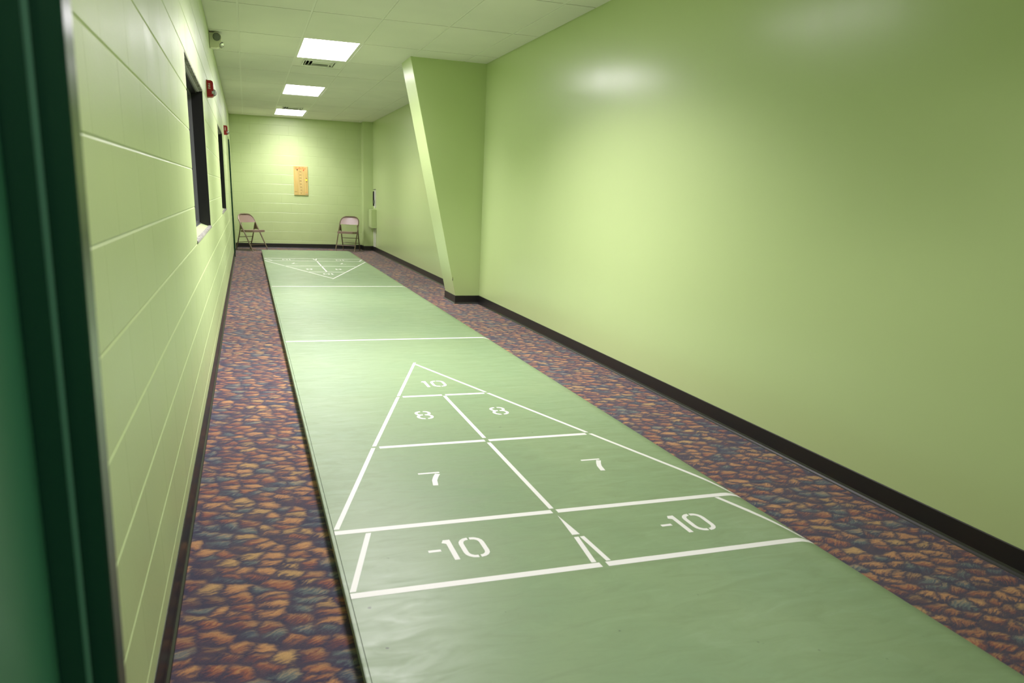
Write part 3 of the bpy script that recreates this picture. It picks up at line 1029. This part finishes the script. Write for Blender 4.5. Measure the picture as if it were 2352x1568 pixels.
disc(0.90, 0.412, 0.009, M_INK, 'dot', -0.0245); disc(0.905, 0.525, 0.0095, M_INK, 'dot', -0.0245)
text_obj('caption', 'BLACK', 0.019, M_INK, sb, on_board(0.135, 0.887) @ Matrix.Diagonal((0.9, 1.5, 1, 1)))
text_obj('caption', 'RED', 0.026, M_ORANGE, sb, on_board(0.88, 0.90))
MB().box(BW / 2 - 0.065, BW / 2 - 0.004, -0.0235, -0.0215, -BHt / 2 + 0.018, -BHt / 2 + 0.032).build('label_strip', M_GREYPR, sb)

# ------------------------------------------------------------------ fire alarm strobes on the left wall
def alarm(y, z, label):
    root = empty('fire_alarm', (0, y, z))
    tag(root, label, 'alarm', 'red fire alarm strobes on the left wall')
    b = MB(); b.prism([(0, -0.066), (0.040, -0.066), (0.054, -0.052), (0.054, 0.052), (0.042, 0.066), (0, 0.066)], -0.05, 0.05, 'y')
    b.build('body', M_RED, root, bevel=0.004, seg=2)
    MB().box(0.0, 0.006, -0.054, 0.054, -0.070, 0.070).build('back_plate', M_RED, root, bevel=0.002)
    ln = MB()
    rr = [(0.030, 0.0), (0.030, 0.010), (0.026, 0.022), (0.016, 0.031), (0.004, 0.034)]
    ln.tube([(0.042 + h, -0.026, -0.030) for r_, h in rr], [r_ for r_, h in rr], 14)
    ln.build('lens', M_LENS, root, smooth=True)
    MB().tube([(0.040, -0.026, -0.030), (0.058, -0.026, -0.030), (0.066, -0.026, -0.030)], [0.0275, 0.024, 0.012], 14).build('reflector', M_CHROME, root, smooth=True)
    mtx = Matrix.Translation((0.020, -0.0505, 0.018)) @ Matrix.Rotation(math.radians(90), 4, 'X') @ Matrix.Rotation(math.radians(-90), 4, 'Z')
    text_obj('lettering', 'FIRE', 0.026, M_WHITE, root, mtx)
    return root
alarm(7.15, 2.094, 'red fire alarm strobe on the left wall beside the nearer window')
alarm(12.31, 2.106, 'red fire alarm strobe on the left wall beside the farther window')

# ------------------------------------------------------------------ emergency light in the corner under the ceiling
el = empty('emergency_light', (0.0, 8.41, 2.685))
el.scale = (0.72, 0.72, 0.72)
tag(el, 'cream emergency light with round clear lamp, high on the left wall', 'light')
hs_ = [(0.002, -0.085), (0.03, -0.088)] + [(0.07 + 0.088 * math.sin(math.radians(a)), -0.088 * math.cos(math.radians(a))) for a in (15, 35, 55, 75, 90)] + [(0.158, 0.06), (0.14, 0.10), (0.002, 0.10)]
MB().prism(hs_, -0.03, 0.13, 'y').build('housing', M_CREAM, el, bevel=0.006, seg=2, smooth=True)
def lamp(cx, cz, y0):
    MB().tube([(cx, y0 + 0.02, cz), (cx, y0 - 0.018, cz)], [0.056, 0.064], 20).build('lamp_bezel', M_CREAM, el, smooth=True)
    MB().tube([(cx, y0 - 0.012, cz), (cx, y0 - 0.0185, cz)], [0.020, 0.052], 20).build('reflector', M_CHROME, el, smooth=True)
    dm = [(0.052, 0.018), (0.050, 0.028), (0.040, 0.038), (0.024, 0.044), (0.005, 0.046)]
    ln = MB().tube([(cx, y0 - h, cz) for r_, h in dm], [r_ for r_, h in dm], 20)
    ln.build('lens', M_LENS, el, smooth=True)
    rb = MB()
    for k in range(-3, 4):
        x = k * 0.013
        h = math.sqrt(max(0, 0.048 ** 2 - x * x))
        a = Vector((cx + x * 0.8 - h * 0.6, y0 - 0.030, cz + x * 0.6 + h * 0.8)); c = Vector((cx + x * 0.8 + h * 0.6, y0 - 0.030, cz + x * 0.6 - h * 0.8))
        rb.tube([a, c], 0.0022, 5)
    rb.build('lens_rib', M_GREYM, el)
lamp(0.100, 0.045, -0.035)
MB().tube([(0.135, 0.02, -0.035), (0.160, 0.0, -0.047)], [0.050, 0.046], 18).build('lamp_bezel', M_CREAM, el, smooth=True)
MB().tube([(0.160, 0.0, -0.047), (0.170, -0.008, -0.052), (0.175, -0.012, -0.054)], [0.042, 0.030, 0.006], 18).build('lens', M_LENS, el, smooth=True)

# ------------------------------------------------------------------ right wall, far end: cabinet, fixture and conduits
gb = empty('wall_cabinet', (W, 16.53, 0.523))
tag(gb, 'small green metal cabinet mounted on the right wall near the far corner', 'cabinet')
MB().box(-0.105, 0, 0, 0.42, 0, 0.40).build('body', M_WALL, gb, bevel=0.004)
MB().box(-0.112, -0.105, 0.012, 0.408, 0.012, 0.345).build('door', M_WALL, gb, bevel=0.003)
MB().box(-0.109, -0.105, 0.012, 0.408, 0.352, 0.392).build('upper_panel', M_WALL, gb, bevel=0.002)
wf = empty('wall_fixture', (W, 16.60, 0.953))
tag(wf, 'narrow black and white fixture on the right wall above the green cabinet', 'fixture')
MB().box(-0.022, 0, 0.0, 0.10, 0.0, 0.40).build('white_plate', M_WHITE, wf, bevel=0.003)
b = MB(); b.prism([(0.10, 0.05), (0.13, 0.04), (0.145, 0.20), (0.13, 0.36), (0.10, 0.35), (0.095, 0.22)], -0.05, 0.0, 'x')
b.build('black_cover', M_BLACK, wf, bevel=0.004)
MB().box(-0.040, -0.022, 0.03, 0.09, 0.10, 0.17).build('grey_clip', M_GREYM, wf, bevel=0.003)
MB().box(-0.046, 0, 0.0, 0.16, 0.392, 0.402).build('top_cap', M_BLACK, wf, bevel=0.002)
for k, dy in enumerate((0.0, 0.075)):
    c = MB().tube([(0, 0, 0.0), (0, 0, 0.409)], 0.011, 10).build('conduit', M_WHITE, None, smooth=True)
    c.location = (W - 0.014 - 0.018 * k, 16.60 + dy, 0.113)
    tag(c, ['white vertical conduit below the green cabinet, the one nearer the viewer', 'white vertical conduit below the green cabinet, the one nearer the far corner'][k], 'pipe', 'white conduits under the wall cabinet')
